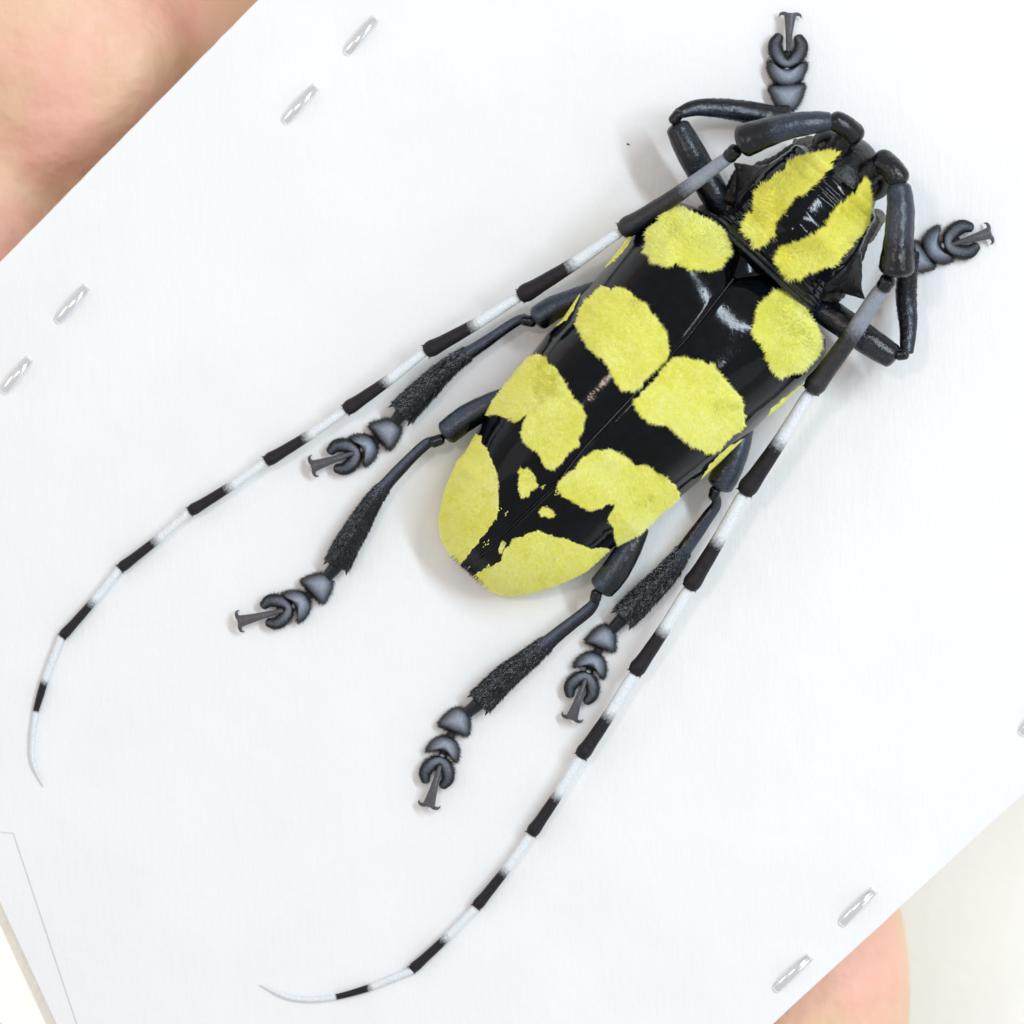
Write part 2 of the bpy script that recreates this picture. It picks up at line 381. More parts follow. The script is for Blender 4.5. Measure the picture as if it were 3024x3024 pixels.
# pronotum profile
PU = np.array([-75, -88, -100, -108, -118, -126, -134, -142, -152, -165, -190, -230, -270, -300, -325, -335, -345, -355, -362, -372, -382, -398, -412])
PR = np.array([150, 190, 199, 197, 189, 190, 186, 188, 186, 190, 196, 200, 195, 186, 178, 174, 174, 169, 169, 164, 165, 161, 140])
_pu = np.linspace(-412, -75, 300); _pr = np.interp(_pu, PU[::-1], PR[::-1]); _pr = np.convolve(np.pad(_pr, 3, mode='edge'), np.ones(7)/7, 'valid')
def pron_vc(u): return np.interp(u, [-412, -75], [36, 48])
def pron_z(u, v):
    r = np.interp(u, _pu, _pr); d = np.clip(1-((v-pron_vc(u))/r)**2, 0.001, 1); zc = np.interp(u, [-412, -75], [185, 168])
    z = zc+r*1.0*np.sqrt(d)
    z = z+16*np.exp(-((u+205)/45)**2-((v-50)/50)**2)+10*np.exp(-((u+235)/40)**2-((v-130)/30)**2)+10*np.exp(-((u+235)/40)**2-((v+30)/30)**2)
    return z
def pron_px(x, y):
    u, v = uv(x, y); return pron_z(np.maximum(u, -400), v)-np.clip(-400-u, 0, 200)*.35-6*smooth((-400-u)/8)

def cr(ox, oy, sc, pts): return [(ox+a/sc, oy+b_/sc) for a, b_ in pts]
C1 = lambda p: cr(1800, 300, 1.932, p)
C2 = lambda p: cr(1200, 500, 1.932, p)
C3 = lambda p: cr(1200, 1000, 1.932, p)
C4 = lambda p: cr(1700, 600, 1.932, p)
H1 = lambda p: cr(2050, 400, 3.22, p)
spots = {
 'shoulder_l': (-1, 21, C1([(300,650),(330,610),(400,605),(480,640),(530,675),(600,705),(650,745),(675,800),(690,860),(660,890),(640,935),(610,955),(560,965),(520,955),(470,955),(420,930),(380,920),(330,940),(290,925),(250,905),(235,870),(205,855),(220,800),(215,760),(240,720),(280,700)])),
 'shoulder_r': (1, 21, C1([(945,1085),(1000,1088),(1050,1115),(1090,1160),(1130,1210),(1165,1270),(1195,1330),(1205,1400),(1180,1450),(1140,1490),(1100,1530),(1050,1540),(1010,1550),(980,1575),(940,1550),(920,1510),(900,1450),(880,1390),(840,1350),(815,1300),(830,1250),(840,1200),(860,1160),(900,1130)])),
 'mid_l': (-1, 17, C2([(1120,675),(1160,672),(1165,700),(1210,685),(1290,700),(1310,745),(1370,775),(1400,830),(1450,880),(1480,950),(1490,1020),(1480,1080),(1440,1110),(1410,1150),(1360,1190),(1340,1240),(1300,1260),(1240,1255),(1200,1220),(1180,1160),(1150,1110),(1130,1065),(1090,1060),(1050,1020),(1010,960),(970,880),(990,820),(1020,770),(1070,715)])),
 'mid_r': (1, 17, C4([(560,890),(620,880),(680,900),(730,900),(745,925),(790,925),(800,960),(840,990),(870,1040),(910,1070),(935,1110),(950,1150),(945,1180),(960,1200),(960,1260),(930,1300),(890,1320),(860,1350),(830,1390),(790,1415),(740,1410),(700,1390),(650,1370),(600,1330),(560,1290),(540,1260),(490,1255),(420,1240),(370,1200),(345,1150),(345,1120),(400,1070),(440,1030),(480,990),(510,940)])),
 'rear_l': (-1, 14, C3([(690,115),(740,100),(800,110),(820,150),(860,180),(885,230),(920,280),(950,340),(1000,380),(1015,440),(1005,520),(980,570),(990,600),(930,640),(890,700),(850,735),(815,740),(780,700),(750,640),(710,610),(680,580),(665,540),(680,480),(703,418),(670,440),(640,470),(600,470),(560,445),(520,430),(450,440),(430,405),(500,320),(580,230),(640,150)])),
 'tail_l': (-1, 9, C3([(400,545),(430,560),(430,600),(470,640),(490,700),(515,750),(530,820),(520,880),(530,940),(520,1000),(490,1050),(460,1100),(420,1140),(390,1190),(350,1230),(320,1280),(310,1300),(230,1260),(150,1100),(150,980),(190,840),(260,690),(340,560)])),
 'dot_l': (-1, 10, C3([(645,745),(690,745),(730,780),(745,830),(715,860),(690,900),(660,900),(645,860),(640,800)])),
 'rear_r': (1, 14, C3([(1090,640),(1160,635),(1210,650),(1250,670),(1300,720),(1370,720),(1410,760),(1480,790),(1530,840),(1555,880),(1550,910),(1570,930),(1460,1040),(1350,1130),(1210,1200),(1190,1130),(1180,1080),(1150,1020),(1180,980),(1193,938),(1140,950),(1090,965),(1050,975),(1000,950),(950,920),(900,900),(875,860),(880,820),(920,780),(970,740),(1010,680)])),
 'tail_r': (1, 9, C3([(640,1140),(700,1110),(750,1090),(790,1110),(850,1125),(900,1140),(950,1160),(1010,1180),(1060,1200),(1120,1190),(1160,1200),(1130,1240),(1120,1300),(1000,1370),(850,1450),(640,1510),(480,1500),(360,1370),(385,1350),(440,1320),(500,1290),(550,1260),(550,1220),(590,1180),(610,1150)])),
 'dot_r': (1, 9, C3([(758,988),(785,962),(835,975),(852,1005),(820,1022),(780,1012)])),
 'fleck_r': (1, 8, C3([(522,1212),(545,1160),(572,1165),(555,1200),(540,1222)])),
 'side_l': (-1, 5, C2([(1320,290),(1325,310),(1295,375),(1250,455),(1190,525),(1135,560),(1110,560),(1180,460),(1250,360)])),
 'side_l2': (-1, 5, C2([(1000,690),(955,795),(912,862),(820,918),(790,930),(850,840),(920,770)])),
 'side_r': (1, 5, C4([(1320,1010),(1290,1100),(1180,1180),(1080,1250),(1085,1225),(1120,1170),(1165,1128),(1230,1080)])),
 'side_r2': (1, 5, C4([(960,1345),(920,1420),(850,1480),(800,1530),(730,1590),(715,1575),(740,1530),(762,1490),(830,1430),(880,1385)])),
}
# elytra
elytra = {}
for side in (-1, 1):
    nu, ns = 330, 110
    t = np.linspace(0, 1, nu)[:, None]; s = np.sin(np.linspace(0, math.pi/2, ns))[None, :]
    uf = np.interp(s, [0, .08, .2, .5, .8, .93, 1], [18, -12, -50, -74, -62, -45, -25]); ue = np.interp(s, [0, .5, 1], [1188, 1190, 1180])
    U = uf+(ue-uf)*t; Sx = s+0*t; v0 = vsut(U)+side*1.5; V = v0+Sx*(vout(U, side)-v0)
    Z = elev(U, Sx); fe = (U-uf); Z = Z-60*np.exp(-fe/14)                     # rolled front edge
    X, Y = xy(U, V)
    mask = np.zeros(X.shape)
    for k, (sd, hl, pl) in spots.items():
        if sd == side: 
            cx_, cy_ = np.mean(pl, axis=0); sh = 0 if k.startswith('side') else 17; rr_ = np.hypot(X-cx_, Y-cy_)+1
            mask = np.maximum(mask, ragged(pl, X+(X-cx_)/rr_*sh, Y+(Y-cy_)/rr_*sh, 2 if sh else 2)*ragged(pl, X, Y, 3))
    # flecks of loose yellow scales towards the tail
    
    mb = MB(); idx = np.arange(nu*ns).reshape(nu, ns); F = []
    for i in range(nu-1):
        for j in range(ns-1): F.append((idx[i, j], idx[i+1, j], idx[i+1, j+1], idx[i, j+1]))
    pts = np.stack([X, Y, Z], 2).reshape(-1, 3); mb.add(pts, [tuple(int(q) for q in f) for f in F], mask.ravel())
    # turned-in margin under the outer edge and the front edge
    m2 = MB(); m2.v = mb.v; m2.f = mb.f; m2.w = mb.w; m2.n = mb.n; m2.flat = mb.flat
    base = m2.n; rimv = []; rimw = []
    for i in range(nu):
        u = U[i, -1]; vo = V[i, -1]; a, b_ = xy(u, vo-side*22); a0, b0 = xy(u, vo-side*3); rimv += [(a0, b0, float(rim(u))-16), (a, b_, float(rim(u))-32)]; rimw += [mask[i, -1]*.9, 0]
    fr = [tuple(map(int, (idx[i, -1], idx[i+1, -1], base+2*i+2, base+2*i))) for i in range(nu-1)]+[(base+2*i, base+2*i+2, base+2*i+3, base+2*i+1) for i in range(nu-1)]
    m2.v.append(np.array(rimv)); m2.w.append(np.array(rimw)); m2.f += fr; m2.flat += [True]*len(fr); m2.n += len(rimv)
    e = m2.build('elytron', M_shell, beetle); elytra[side] = e
    so = e.modifiers.new('solid', 'SOLIDIFY'); so.thickness = .02; so.offset = -1
tag(elytra[-1], 'left wing case with yellow notched rear spot'); tag(elytra[1], 'right wing case with bright white streak beside its shoulder spot')

def fur(name, poly, zfun, length, dens, parent, mat, clip=None, ragamp=5, tilt=.55, flow=A):
    p = np.array(poly); lo = p.min(0)-8; hi = p.max(0)+8; n = int((hi-lo).prod()*dens)
    x = rng.uniform(lo[0], hi[0], n); y = rng.uniform(lo[1], hi[1], n)
    k = ragged(poly, x, y, ragamp)
    if clip is not None: k &= clip(x, y)
    # small bare pores
    x, y = x[k], y[k]; n = len(x)
    z = zfun(x, y); h = 2.0; gx = (zfun(x+h, y)-zfun(x-h, y))/(2*h); gy = (zfun(x, y+h)-zfun(x, y-h))/(2*h)
    g = np.hypot(gx, gy); sc = np.minimum(1, 1.6/np.maximum(g, 1e-6)); gx *= sc; gy *= sc
    nr = np.stack([-gx, -gy, np.ones(n)], 1); nr /= np.linalg.norm(nr, axis=1)[:, None]
    c = p.mean(0); out = np.stack([x-c[0], y-c[1]], 1); R = np.abs(p-c).max(); out = out/R
    ang = (vnoise(x, y, 40, 7)-.5)*2.2+(vnoise(x, y, 14, 8)-.5)*1.2
    fx, fy = flow[0]*np.cos(ang)-flow[1]*np.sin(ang), flow[0]*np.sin(ang)+flow[1]*np.cos(ang)
    d = np.stack([fx*.6+out[:, 0]*.9, fy*.6+out[:, 1]*.9, np.zeros(n)], 1)+np.column_stack([rng.normal(0, .33, (n, 2)), np.zeros(n)])
    d[:, 2] = d[:, 0]*gx+d[:, 1]*gy; d /= np.linalg.norm(d, axis=1)[:, None]+1e-9
    L = length*rng.uniform(.6, 1.15, n); kf = rng.uniform(.05, .8, n); keep = ragged(poly, x+d[:, 0]*L*kf, y+d[:, 1]*L*kf, ragamp)
    x, y, z, nr, d, L = x[keep], y[keep], z[keep], nr[keep], d[keep], L[keep]; n = len(x)
    d = d+nr*(tilt+rng.normal(0, .15, n))[:, None]; w = rng.uniform(1.1, 2.1, n)
    tone = np.clip(.5+(vnoise(x, y, 9, 3)-.5)*.4+(vnoise(x, y, 70, 13)-.5)*.45+rng.normal(0, .24, n), 0, 1)
    return hairs_mesh(name, np.stack([x, y, z-1], 1), d, nr, L, w, tone, mat, parent)
for k, (sd, hl, pl) in spots.items():
    def clip(x, y, sd=sd):
        u, v = uv(x, y); v0 = vsut(u); vo = vout(u, sd); s = (v-v0)/(vo-v0); return (s > .01) & (s < .985) & (u < 1183)
    zf = lambda x, y: elev_px(x, y)[0]
    fur('fur_patch', pl, zf, hl, .9 if hl > 8 else .7, elytra[sd], M_yellow, clip, 2 if k.startswith('side') else 3.5, .5 if hl > 12 else .38)

fx = []
for _ in range(11):
    uu = rng.uniform(790, 1170); vv = float(vsut(uu))+rng.choice([-1, 1])*rng.uniform(8, 70)*(1 if uu > 900 else .5); fx.append((uu, vv))
for sd in (-1, 1):
    bx = []
    for uu, vv in fx:
        if (vv-vsut(uu))*sd < 0: continue
        m = int(rng.integers(3, 10)); bx.append(np.column_stack(xy(uu+rng.normal(0, 6, m), vv+rng.normal(0, 2.5, m))))
    bx = np.concatenate(bx); z = elev_px(bx[:, 0], bx[:, 1])[0]; m = len(bx)
    dd = np.column_stack([A[0]+rng.normal(0, .5, m), A[1]+rng.normal(0, .5, m), .3+rng.normal(0, .2, m)])
    hairs_mesh('loose_hair', np.column_stack([bx, z]), dd, np.tile([0, 0, 1.], (m, 1)), rng.uniform(5, 10, m), rng.uniform(1.5, 2.5, m), rng.uniform(0, .8, m), M_yellow, elytra[sd])

# pronotum
mb = MB(); nu, na = 150, 96; u = np.linspace(-412, -75, nu); V3 = []; Wm = []
for i in range(nu):
    r = np.interp(u[i], _pu, _pr); vc = pron_vc(u[i]); zc = np.interp(u[i], [-412, -75], [185, 168])
    for k in range(na):
        a = 2*math.pi*k/na; v_ = vc+r*math.cos(a); z_ = zc+r*math.sin(a)
        if math.sin(a) > 0: z_ = float(pron_z(u[i], v_))
        else: z_ = zc+r*.75*math.sin(a)
        x_, y_ = xy(u[i], v_); V3.append((x_, y_, z_)); Wm.append(0)
V3 = np.array(V3)
ystr = {'l': H1([(1375,178),(1300,250),(1260,285),(1300,310),(1240,350),(1200,420),(1130,480),(1080,530),(1010,575),(950,570),(930,620),(880,680),(840,740),(810,800),(780,850),(770,900),(770,960),(700,990),(650,1040),(600,1065),(540,1000),(490,940),(468,900),(490,830),(520,750),(580,740),(590,660),(600,560),(630,500),(710,470),(790,400),(860,350),(870,290),(930,250),(1060,205),(1200,175)]),
        'r': H1([(1625,400),(1650,470),(1650,560),(1670,620),(1650,720),(1640,850),(1600,900),(1540,970),(1500,1000),(1450,1070),(1380,1130),(1340,1190),(1300,1230),(1220,1230),(1140,1250),(1060,1290),(1040,1330),(980,1350),(920,1360),(870,1310),(810,1250),(760,1200),(790,1140),(830,1090),(900,1050),(980,1020),(1060,990),(1140,960),(1180,920),(1260,880),(1270,820),(1300,760),(1350,700),(1410,650),(1470,600),(1530,570),(1550,500),(1590,450)])}
Wm = np.zeros(len(V3))
for pl in ystr.values(): Wm = np.maximum(Wm, np.all([ragged(pl, V3[:, 0]+ddx, V3[:, 1]+ddy, 2) for ddx, ddy in ((12, 0), (-12, 0), (0, 12), (0, -12))], axis=0)*(V3[:, 2] > 200))
F = [(i*na+k, i*na+(k+1) % na, (i+1)*na+(k+1) % na, (i+1)*na+k) for i in range(nu-1) for k in range(na)]
F += [tuple(range(na)), tuple(range((nu-1)*na, nu*na))]
mb.add(V3, F, Wm); pron = mb.build('pronotum', M_shell, beetle)
for pl in ystr.values():
    def clip(x, y):
        u_, v_ = uv(x, y); r = np.interp(u_, _pu, _pr); return (np.abs(v_-pron_vc(u_)) < r*.985) & (u_ < -92)
    fur('fur_patch', pl, pron_px, 25, 1.0, pron, M_gold, clip, 4, .55, -A)
# side spines: broad rough cones
for (bx, by, tx, ty, name) in ((2235, 548, 2168, 482, 'l'), (2478, 800, 2553, 882, 'r')):
    mb = MB(); q = np.array([tx-bx, ty-by]); q1 = (bx+q[0]*.35, by+q[1]*.35); q2 = (bx+q[0]*.68, by+q[1]*.72)
    tube(mb, [(bx, by, 190), (*q1, 185), (*q2, 190), (tx, ty, 205)], [88, 56, 21, 2], .75, 28, 5, (1, 0), lambda t: .15*(1-t)+.05, lump=.05)
    mb.build('spine', M_body, pron)
# rough flanks of the pronotum, front collar and grey folds
for pts, rad, wv in (([(2118, 640, 120), (2170, 600, 125), (2215, 560, 140)], [30, 42, 40], .42), ([(2425, 886, 120), (2462, 850, 125), (2492, 812, 140)], [34, 44, 40], .45),
                     ([(2160, 590, 150), (2182, 540, 160), (2200, 505, 170)], [26, 32, 26], .35), ([(2250, 520, 120), (2300, 490, 120), (2350, 455, 110)], [42, 36, 32], .4),
                     ([(2522, 764, 120), (2546, 708, 120), (2578, 650, 110)], [26, 24, 22], .4), ([(2350, 462, 90), (2372, 440, 95), (2400, 430, 100)], [36, 34, 30], .75),
                     ([(2556, 700, 90), (2576, 668, 95), (2592, 636, 95)], [24, 26, 24], .8)):
    mb = MB(); tube(mb, pts, rad, .9, 20, 7, (1, 1), lambda t, w=wv: w, lump=.10); mb.build('flank', M_body, pron)
# basal collar ring between pronotum and wing cases
mb = MB()
for off, rr, zz, w_ in ((-88, 14, 4, .1), (-70, 12, -10, .3)):
    pts = []
    for a in np.linspace(8, 172, 22):
        a = math.radians(a); v_ = 48-192*math.cos(a); x_, y_ = xy(off, v_); pts.append((x_, y_, 150+zz+195*math.sin(a)*.98))
    tube(mb, pts, [rr]*len(pts), .8, 12, 8, (1, 1), lambda t, w_=w_: w_)
mb.build('collar', M_leg, pron)
# scutellum
mb = MB(); pts = []
x0, y0 = xy(-66, 22); x1, y1 = xy(-30, 12); x2, y2 = xy(14, 6)
tube(mb, [(x0, y0, 286), (x1, y1, 303), (x2, y2, 324)], [46, 36, 5], .4, 24, 5, (1, 0), lambda t: 0.); sc = mb.build('scutellum', M_shell, beetle)
# body below the wing cases
mb = MB(); pts = []; rad = []
for u_ in (-60, 60, 300, 600, 800, 960):
    vm = (vout(u_, -1)+vout(u_, 1))/2; hw = (vout(u_, 1)-vout(u_, -1))/2; x_, y_ = xy(u_, vm); pts.append((x_, y_, 98 if u_ < 700 else 84)); rad.append(max(20, hw*.84-14))
tube(mb, pts, rad, .32, 40, 20, (1, 1), lambda t: .2); mb.build('abdomen', M_body, beetle)
mb = MB(); x0, y0 = xy(-150, 48); x1, y1 = xy(60, 30)
tube(mb, [(x0, y0, 130), (x1, y1, 120)], [165, 200], .45, 30, 20, (1, 1), lambda t: .25); mb.build('thorax', M_body, beetle)
# short black setae at the tail end
nn = 120; v_ = rng.normal(8, 30, nn).clip(-58, 85); u_ = np.full(nn, 1180.); x_, y_ = xy(u_, v_)
dd = np.column_stack([A[0]+rng.normal(0, .35, nn), A[1]+rng.normal(0, .35, nn), rng.normal(0, .3, nn)])
hairs_mesh('tail_hair', np.column_stack([x_, y_, rng.uniform(70, 130, nn)]), dd, np.tile([0, 0, 1.], (nn, 1)), rng.uniform(6, 20, nn), np.full(nn, 1.2), rng.uniform(.2, .9, nn), M_setae, elytra[1])
# suture: brown fibrous seam
mb = MB(); pts = []
for uu in np.linspace(20, 1170, 40): x_, y_ = xy(uu, float(vsut(uu))); pts.append((x_, y_, float(elev(uu, 0))-3))
tube(mb, pts, [1.7]*len(pts), .8, 6, 12, (1, 1), lambda t: .2+.6*(.35 < t < .62)); mb.build('suture', M_claw, elytra[1])

# head
mb = MB(); hp = lambda u_, v_, z_: (*xy(u_, v_), z_)
tube(mb, [hp(-370, 38, 185), hp(-420, 36, 192), hp(-450, 36, 182), hp(-466, 36, 125), hp(-468, 34, 50)], [142, 134, 106, 80, 56], .92, 36, 8, (1, 1), lambda t: .22, lump=.03)
tube(mb, [hp(-430, -14, 240), hp(-485, -22, 275), hp(-528, -28, 300)], [50, 40, 33], 1, 24, 6, (1, 1), lambda t: .3, lump=.06)
tube(mb, [hp(-430, 84, 240), hp(-485, 93, 275), hp(-532, 100, 300)], [50, 40, 33], 1, 24, 6, (1, 1), lambda t: .3, lump=.06)
head = mb.build('head', M_body, beetle)
for (x_, y_) in ((2436, 424), (2590, 548)):
    mb = MB(); c = np.array([x_, y_]); tube(mb, [(x_-26*A[0], y_-26*A[1], 200), (x_, y_, 225), (x_+30*A[0], y_+30*A[1], 205)], [30, 40, 30], 1.1, 28, 5); mb.build('eye', M_eye, head)
for sgn in (-1, 1):
    mb = MB(); tube(mb, [hp(-460, 34+sgn*45, 70), hp(-475, 34+sgn*38, 40), hp(-470, 34+sgn*8, 18)], [26, 20, 4], .8, 16, 6, (1, 0), lambda t: .3); mb.build('mandible', M_body, head)
for pts in ([(2352, 462, 70), (2346, 440, 60), (2350, 415, 45)], [(2592, 660, 70), (2606, 650, 55), (2625, 640, 45)]):
    mb = MB(); tube(mb, pts, [11, 10, 8], 1, 12, 5, (1, 1), lambda t: .7); mb.build('palp', M_claw, head)
# glossy grooves over the neck
mb = MB()
for off in (-372, -352):
    pts = []
    for v_ in np.linspace(-40, 115, 14): pts.append((*xy(off, v_), float(pron_z(off, v_))+1))
    tube(mb, pts, [4]*14, .6, 8, 6)
mb.build('neck_ridge', M_eye, pron)

# antennae
def antenna(base, scape, ped, joints, tip, widths, zs):
    mb = MB()
    tube(mb, base[0], base[1], 1, 22, 5, (1, 1), lambda t: .05, lump=.04)
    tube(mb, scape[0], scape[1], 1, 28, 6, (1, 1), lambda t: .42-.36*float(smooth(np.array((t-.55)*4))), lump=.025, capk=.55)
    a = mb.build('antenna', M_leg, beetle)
    mb = MB(); tube(mb, ped[0], ped[1], 1, 20, 4, (1, 1), lambda t: .12, lump=.05, capk=.6); mb.build('pedicel', M_leg, a)
    n = len(joints)-1
    for i in range(n):
        p0 = np.array([*joints[i], zs[i]], float); p1 = np.array([*joints[i+1], zs[i+1]], float); d = p1-p0; L = np.linalg.norm(d); d /= L
        wp, wd = widths[i]; p1 = p1-d*wd*.25
        split = .50 if i else .42
        sag = np.cross(d, (0, 0, 1))*(-1)**0*L*.012
        pts = [p0-d*3, p0+d*L*.08, p0+d*L*.45+sag, p0+d*L*.8+sag*.5, p1-d*wd*.35, p1]
        mb = MB(); top = .85 if i == 0 else .92
        tube(mb, pts, [wp*.46, wp*.5, (wp*.62+wd*.38)*.5, wd*.47, wd*.53, wd*.44], .95, 22, 5, (1, 1), lambda t, s=split, top=top: float(top*np.clip((s-t)/.2+.5, 0, 1)), capk=.35, lump=.015)
        # hair tuft round the joint
        m = 46 if i < 8 else 20; ang = rng.uniform(0, 2*math.pi, m); sd = np.cross(d, (0, 0, 1.)); sd /= np.linalg.norm(sd); up = np.cross(sd, d)
        bp = p1[None]+(sd[None]*np.cos(ang)[:, None]+up[None]*np.sin(ang)[:, None])*wd*.44
        bristles(mb, bp, d[None]+.5*(sd[None]*np.cos(ang)[:, None]+up[None]*np.sin(ang)[:, None])+rng.normal(0, .2, (m, 3)), rng.uniform(4, 10, m), 1.4)
        mb.build('antennal_segment', M_ant if i else M_band, a)
    mb = MB(); tube(mb, tip[0], tip[1], 1, 16, 5, (1, 1), tip[2]); mb.build('antennal_segment', M_ant, a)
def tipw(a, b_):
    return lambda t: float(.92-.92*np.clip((t-a)/.07+.5, 0, 1)*np.clip((b_-t)/.02+.5, 0, 1))
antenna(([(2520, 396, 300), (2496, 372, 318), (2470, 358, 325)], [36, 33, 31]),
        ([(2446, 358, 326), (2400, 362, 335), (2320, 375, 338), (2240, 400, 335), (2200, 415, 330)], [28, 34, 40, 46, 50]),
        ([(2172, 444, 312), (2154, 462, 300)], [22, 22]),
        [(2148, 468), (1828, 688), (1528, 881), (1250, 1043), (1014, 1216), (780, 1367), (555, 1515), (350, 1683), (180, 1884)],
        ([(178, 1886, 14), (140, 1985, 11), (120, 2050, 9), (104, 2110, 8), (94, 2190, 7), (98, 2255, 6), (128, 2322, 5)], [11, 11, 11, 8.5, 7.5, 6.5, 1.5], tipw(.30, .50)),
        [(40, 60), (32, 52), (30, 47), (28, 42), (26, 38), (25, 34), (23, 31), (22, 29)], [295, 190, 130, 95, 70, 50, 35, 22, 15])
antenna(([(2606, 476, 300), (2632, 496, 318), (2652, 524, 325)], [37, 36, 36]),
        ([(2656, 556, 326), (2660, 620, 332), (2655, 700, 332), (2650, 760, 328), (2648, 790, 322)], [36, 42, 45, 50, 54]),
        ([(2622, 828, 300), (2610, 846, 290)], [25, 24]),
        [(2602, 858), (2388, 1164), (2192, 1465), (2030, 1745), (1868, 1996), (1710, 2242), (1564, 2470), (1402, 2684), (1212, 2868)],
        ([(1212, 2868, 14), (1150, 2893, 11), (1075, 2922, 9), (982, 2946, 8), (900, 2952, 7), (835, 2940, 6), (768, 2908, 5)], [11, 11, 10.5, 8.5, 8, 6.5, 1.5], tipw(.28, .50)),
        [(50, 62), (36, 56), (36, 52), (34, 48), (32, 44), (29, 38), (26, 33), (23, 30)], [275, 195, 140, 100, 72, 50, 35, 22, 15])

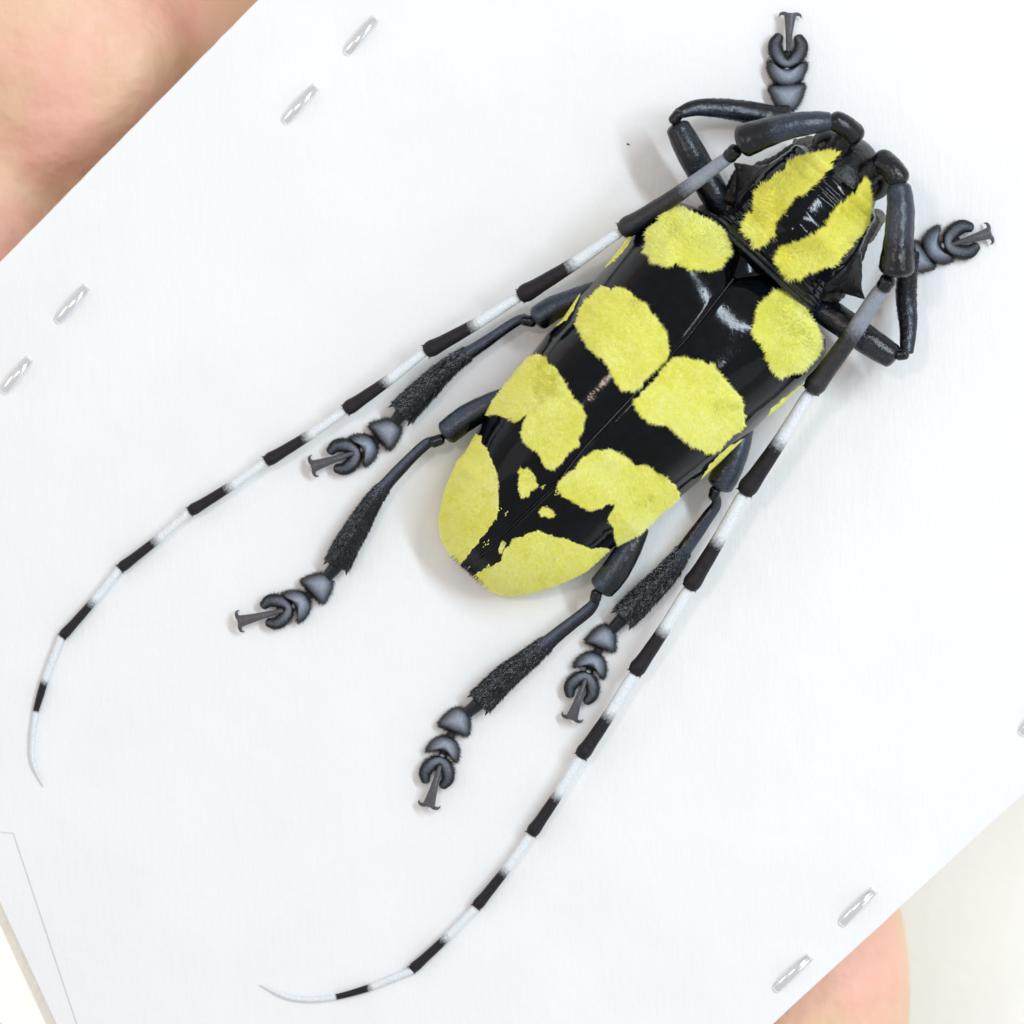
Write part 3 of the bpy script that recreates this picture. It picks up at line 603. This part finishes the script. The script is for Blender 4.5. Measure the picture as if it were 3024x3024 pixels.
# legs
def leg(femur, frad, knee, tib, trad, tarsi, claw, hairy=True, blue=.5):
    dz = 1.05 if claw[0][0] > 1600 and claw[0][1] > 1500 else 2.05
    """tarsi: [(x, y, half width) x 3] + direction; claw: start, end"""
    mb = MB(); tube(mb, femur, frad, .95, 30, 6, (1, 1), lambda t: blue*1.15, lump=.015, capk=.5, sheen_at=dz)  # blue-grey hair tone doubles as a painted highlight along the leg
    if knee: tube(mb, knee, [17]*len(knee), 1, 14, 4, (1, 1), lambda t: .05)
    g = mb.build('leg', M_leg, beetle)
    mb = MB(); tube(mb, tib, trad, .72, 26, 5, (1, 1), lambda t: float(blue*1.35*np.clip((.58-t)/.2+.3, 0, 1)), lump=.03, capk=.25, sheen_at=dz)
    q = catmull(tib, trad, 4); n = len(q); T = np.gradient(q[:, :3], axis=0); T /= np.linalg.norm(T, axis=1)[:, None]
    if hairy:
        m = 2600; k = (n*(.42+.57*rng.uniform(0, 1, m)**.8)).astype(int).clip(0, n-1)
    else:
        m = 700; k = (n*(.3+.69*rng.uniform(0, 1, m))).astype(int).clip(0, n-1)
    a = rng.uniform(-.4, math.pi+.4, m); sd = np.cross(T[k], (0, 0, 1.)); sd /= np.linalg.norm(sd, axis=1)[:, None]; up = np.cross(sd, T[k])
    r = q[k, 3][:, None]; nr = sd*np.cos(a)[:, None]+up*np.sin(a)[:, None]
    bp = q[k, :3]+(sd*np.cos(a)[:, None]+up*np.sin(a)[:, None]*.72)*r*.97
    bristles(mb, bp, T[k]*1.0+nr*.6+rng.normal(0, .22, (m, 3)), rng.uniform(7, 17, m)*(1 if hairy else .55), 1.7)
    x1, y1, h1 = tarsi[0]; tn = np.array([x1, y1, 20.])-q[-1, :3]; ln = np.linalg.norm(tn); tn /= ln
    tube(mb, [q[-1, :3]-tn*6, q[-1, :3]+tn*(ln-h1*.6)], [22, 17], .8, 14, 4, (1, 1), lambda t: .1)
    # jagged end spurs
    e = q[-1]; Te = T[-1]; sd = np.cross(Te, (0, 0, 1.)); sd /= np.linalg.norm(sd)
    for sg in ((-1, 1) if hairy else ()):
        tube(mb, [e[:3]+sd*sg*e[3]*.75-Te*10, e[:3]+sd*sg*e[3]*.98+Te*e[3]*.45], [9, 1], .8, 8, 5, (1, 0), lambda t: 0.)
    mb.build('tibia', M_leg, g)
    D_ = [np.array([x, y]) for x, y, _ in tarsi]; cs, ce = np.array(claw[0], float), np.array(claw[1], float)
    dirs = [D_[1]-D_[0], D_[2]-D_[0], (D_[2]-D_[1])*.5+(ce-cs)*.5]
    for i, ((x, y, hw), d) in enumerate(zip(tarsi, dirs)):
        d = np.asarray(d, float)/np.linalg.norm(d); s = np.array([-d[1], d[0]]); z0 = 17; mb = MB()
        def Q(lx, ly, lz=0): return (x+s[0]*lx*hw+d[0]*ly*hw, y+s[1]*lx*hw+d[1]*ly*hw, z0+lz)
        fringe = []
        if i == 0:
            ol = [(0, -.85), (-.32, -.8), (-.62, -.5), (-.86, 0), (-1, .42), (-.86, .60), (-.5, .66), (0, .72), (.5, .72), (.86, .72), (1, .55), (.86, 0), (.62, -.5), (.32, -.8)]
        elif i == 1:
            ol = [(0, -.72), (-.4, -.64), (-.78, -.3), (-1, .2), (-1.0, .55), (-.82, .6), (-.5, .36), (0, .22), (.5, .36), (.82, .6), (1.0, .55), (1, .2), (.78, -.3), (.4, -.64)]
        if i: pv = D_[i-1]; tube(mb, [(*(np.array([x, y])*.85+pv*.15), 12), (*(np.array([x, y])*.2+pv*.8), 9)], [15, 12], .8, 10, 5, (1, 1), lambda t: .1)
        if i < 2:
            oc = catmull([(a_, b_, 0) for a_, b_ in ol+[ol[0]]], [1]*(len(ol)+1), .08)[:-1, :2]; m = len(oc); cen = np.array([0, -.12]) if i else np.array([0, -.05]); Vv = []; Ww = []
            levels = [(.98, -8), (1.0, -2), (.96, 7), (.88, 15), (.76, 23), (.62, 29), (.46, 34), (.3, 37), (.14, 39)]
            for li, (f, zz) in enumerate(levels):
                for q_ in oc: w_ = cen+(q_-cen)*f; Vv.append(Q(w_[0], w_[1], zz)); Ww.append([0, 0, .08, .22, .42, .62, .8, .95, 1][li])  # pale centre is painted sheen over the hair tone, rim kept dark
            Vv.append(Q(cen[0], cen[1], 39.5)); Ww.append(1.); Ff = []
            for li in range(len(levels)-1):
                for k_ in range(m): k2 = (k_+1) % m; Ff.append((li*m+k_, li*m+k2, (li+1)*m+k2, (li+1)*m+k_))
            top = len(levels)*m
            for k_ in range(m): Ff.append(((len(levels)-1)*m+k_, (len(levels)-1)*m+(k_+1) % m, top))
            Ff.append(tuple(range(m))); mb.add(Vv, Ff, Ww)
            for q_ in oc: fringe.append((q_, q_-cen))
        else:
            path = [(-.52, .62), (-.66, .28), (-.58, -.12), (-.32, -.52), (0, -.68), (.32, -.52), (.58, -.12), (.66, .28), (.52, .62)]
            rr = [.27, .36, .38, .33, .27, .33, .38, .36, .27]
            tube(mb, [Q(a_, b_, 6) for a_, b_ in path], [q_*hw for q_ in rr], .62, 20, 4, (1, 1), lambda t: .34+.34*math.exp(-((t-.5)/.25)**2), sheen_at=1.57)  # sheen painted along the top of the lobes
            for a_ in np.linspace(-2.4, 2.4, 60): v_ = np.array([math.sin(a_), -math.cos(a_)*.95+.0]); fringe.append((v_*.97, v_))
            tube(mb, [Q(0, -.6, 2), Q(0, -.95, 4)], [.2*hw, .16*hw], .8, 12, 4)
        bs = []; bd = []
        for q_, o_ in fringe:
            for _ in range(5):
                j = rng.normal(0, .03, 2); bs.append(Q(q_[0]*.96+j[0], q_[1]*.96+j[1], rng.uniform(-8, 6))); o2 = o_/np.linalg.norm(o_)+rng.normal(0, .35, 2)+np.array([0, .35])
                bd.append((s[0]*o2[0]+d[0]*o2[1], s[1]*o2[0]+d[1]*o2[1], rng.normal(-.1, .2)))
        bristles(mb, bs, bd, rng.uniform(5, 11, len(bs)), 1.5)
        mb.build('tarsal_segment', M_tarsus, g)
    mb = MB(); d = (ce-cs).astype(float); L = np.linalg.norm(d); d = d/L; s = np.array([-d[1], d[0]])
    tube(mb, [(*cs, 26), (*(cs+d*L*.5), 36), (*(cs+d*L*.85), 33), (*(cs+d*L*.98), 30)], [6, 11, 16, 19], .8, 16, 4, (1, 1), lambda t: .42, capk=.3); cg = mb.build('claw_segment', M_claw, g)
    for sg in (-1, 1):
        mb = MB(); e = ce-d*4
        pp = [(*(e+s*sg*6), 30), (*(e+d*5+s*sg*18), 27), (*(e+d*3+s*sg*29), 20), (*(e-d*6+s*sg*33), 9)]
        tube(mb, pp, [7.5, 6, 4, 1.0], .9, 10, 3, (1, 0), lambda t: .35); mb.build('claw', M_claw, g)
# front left
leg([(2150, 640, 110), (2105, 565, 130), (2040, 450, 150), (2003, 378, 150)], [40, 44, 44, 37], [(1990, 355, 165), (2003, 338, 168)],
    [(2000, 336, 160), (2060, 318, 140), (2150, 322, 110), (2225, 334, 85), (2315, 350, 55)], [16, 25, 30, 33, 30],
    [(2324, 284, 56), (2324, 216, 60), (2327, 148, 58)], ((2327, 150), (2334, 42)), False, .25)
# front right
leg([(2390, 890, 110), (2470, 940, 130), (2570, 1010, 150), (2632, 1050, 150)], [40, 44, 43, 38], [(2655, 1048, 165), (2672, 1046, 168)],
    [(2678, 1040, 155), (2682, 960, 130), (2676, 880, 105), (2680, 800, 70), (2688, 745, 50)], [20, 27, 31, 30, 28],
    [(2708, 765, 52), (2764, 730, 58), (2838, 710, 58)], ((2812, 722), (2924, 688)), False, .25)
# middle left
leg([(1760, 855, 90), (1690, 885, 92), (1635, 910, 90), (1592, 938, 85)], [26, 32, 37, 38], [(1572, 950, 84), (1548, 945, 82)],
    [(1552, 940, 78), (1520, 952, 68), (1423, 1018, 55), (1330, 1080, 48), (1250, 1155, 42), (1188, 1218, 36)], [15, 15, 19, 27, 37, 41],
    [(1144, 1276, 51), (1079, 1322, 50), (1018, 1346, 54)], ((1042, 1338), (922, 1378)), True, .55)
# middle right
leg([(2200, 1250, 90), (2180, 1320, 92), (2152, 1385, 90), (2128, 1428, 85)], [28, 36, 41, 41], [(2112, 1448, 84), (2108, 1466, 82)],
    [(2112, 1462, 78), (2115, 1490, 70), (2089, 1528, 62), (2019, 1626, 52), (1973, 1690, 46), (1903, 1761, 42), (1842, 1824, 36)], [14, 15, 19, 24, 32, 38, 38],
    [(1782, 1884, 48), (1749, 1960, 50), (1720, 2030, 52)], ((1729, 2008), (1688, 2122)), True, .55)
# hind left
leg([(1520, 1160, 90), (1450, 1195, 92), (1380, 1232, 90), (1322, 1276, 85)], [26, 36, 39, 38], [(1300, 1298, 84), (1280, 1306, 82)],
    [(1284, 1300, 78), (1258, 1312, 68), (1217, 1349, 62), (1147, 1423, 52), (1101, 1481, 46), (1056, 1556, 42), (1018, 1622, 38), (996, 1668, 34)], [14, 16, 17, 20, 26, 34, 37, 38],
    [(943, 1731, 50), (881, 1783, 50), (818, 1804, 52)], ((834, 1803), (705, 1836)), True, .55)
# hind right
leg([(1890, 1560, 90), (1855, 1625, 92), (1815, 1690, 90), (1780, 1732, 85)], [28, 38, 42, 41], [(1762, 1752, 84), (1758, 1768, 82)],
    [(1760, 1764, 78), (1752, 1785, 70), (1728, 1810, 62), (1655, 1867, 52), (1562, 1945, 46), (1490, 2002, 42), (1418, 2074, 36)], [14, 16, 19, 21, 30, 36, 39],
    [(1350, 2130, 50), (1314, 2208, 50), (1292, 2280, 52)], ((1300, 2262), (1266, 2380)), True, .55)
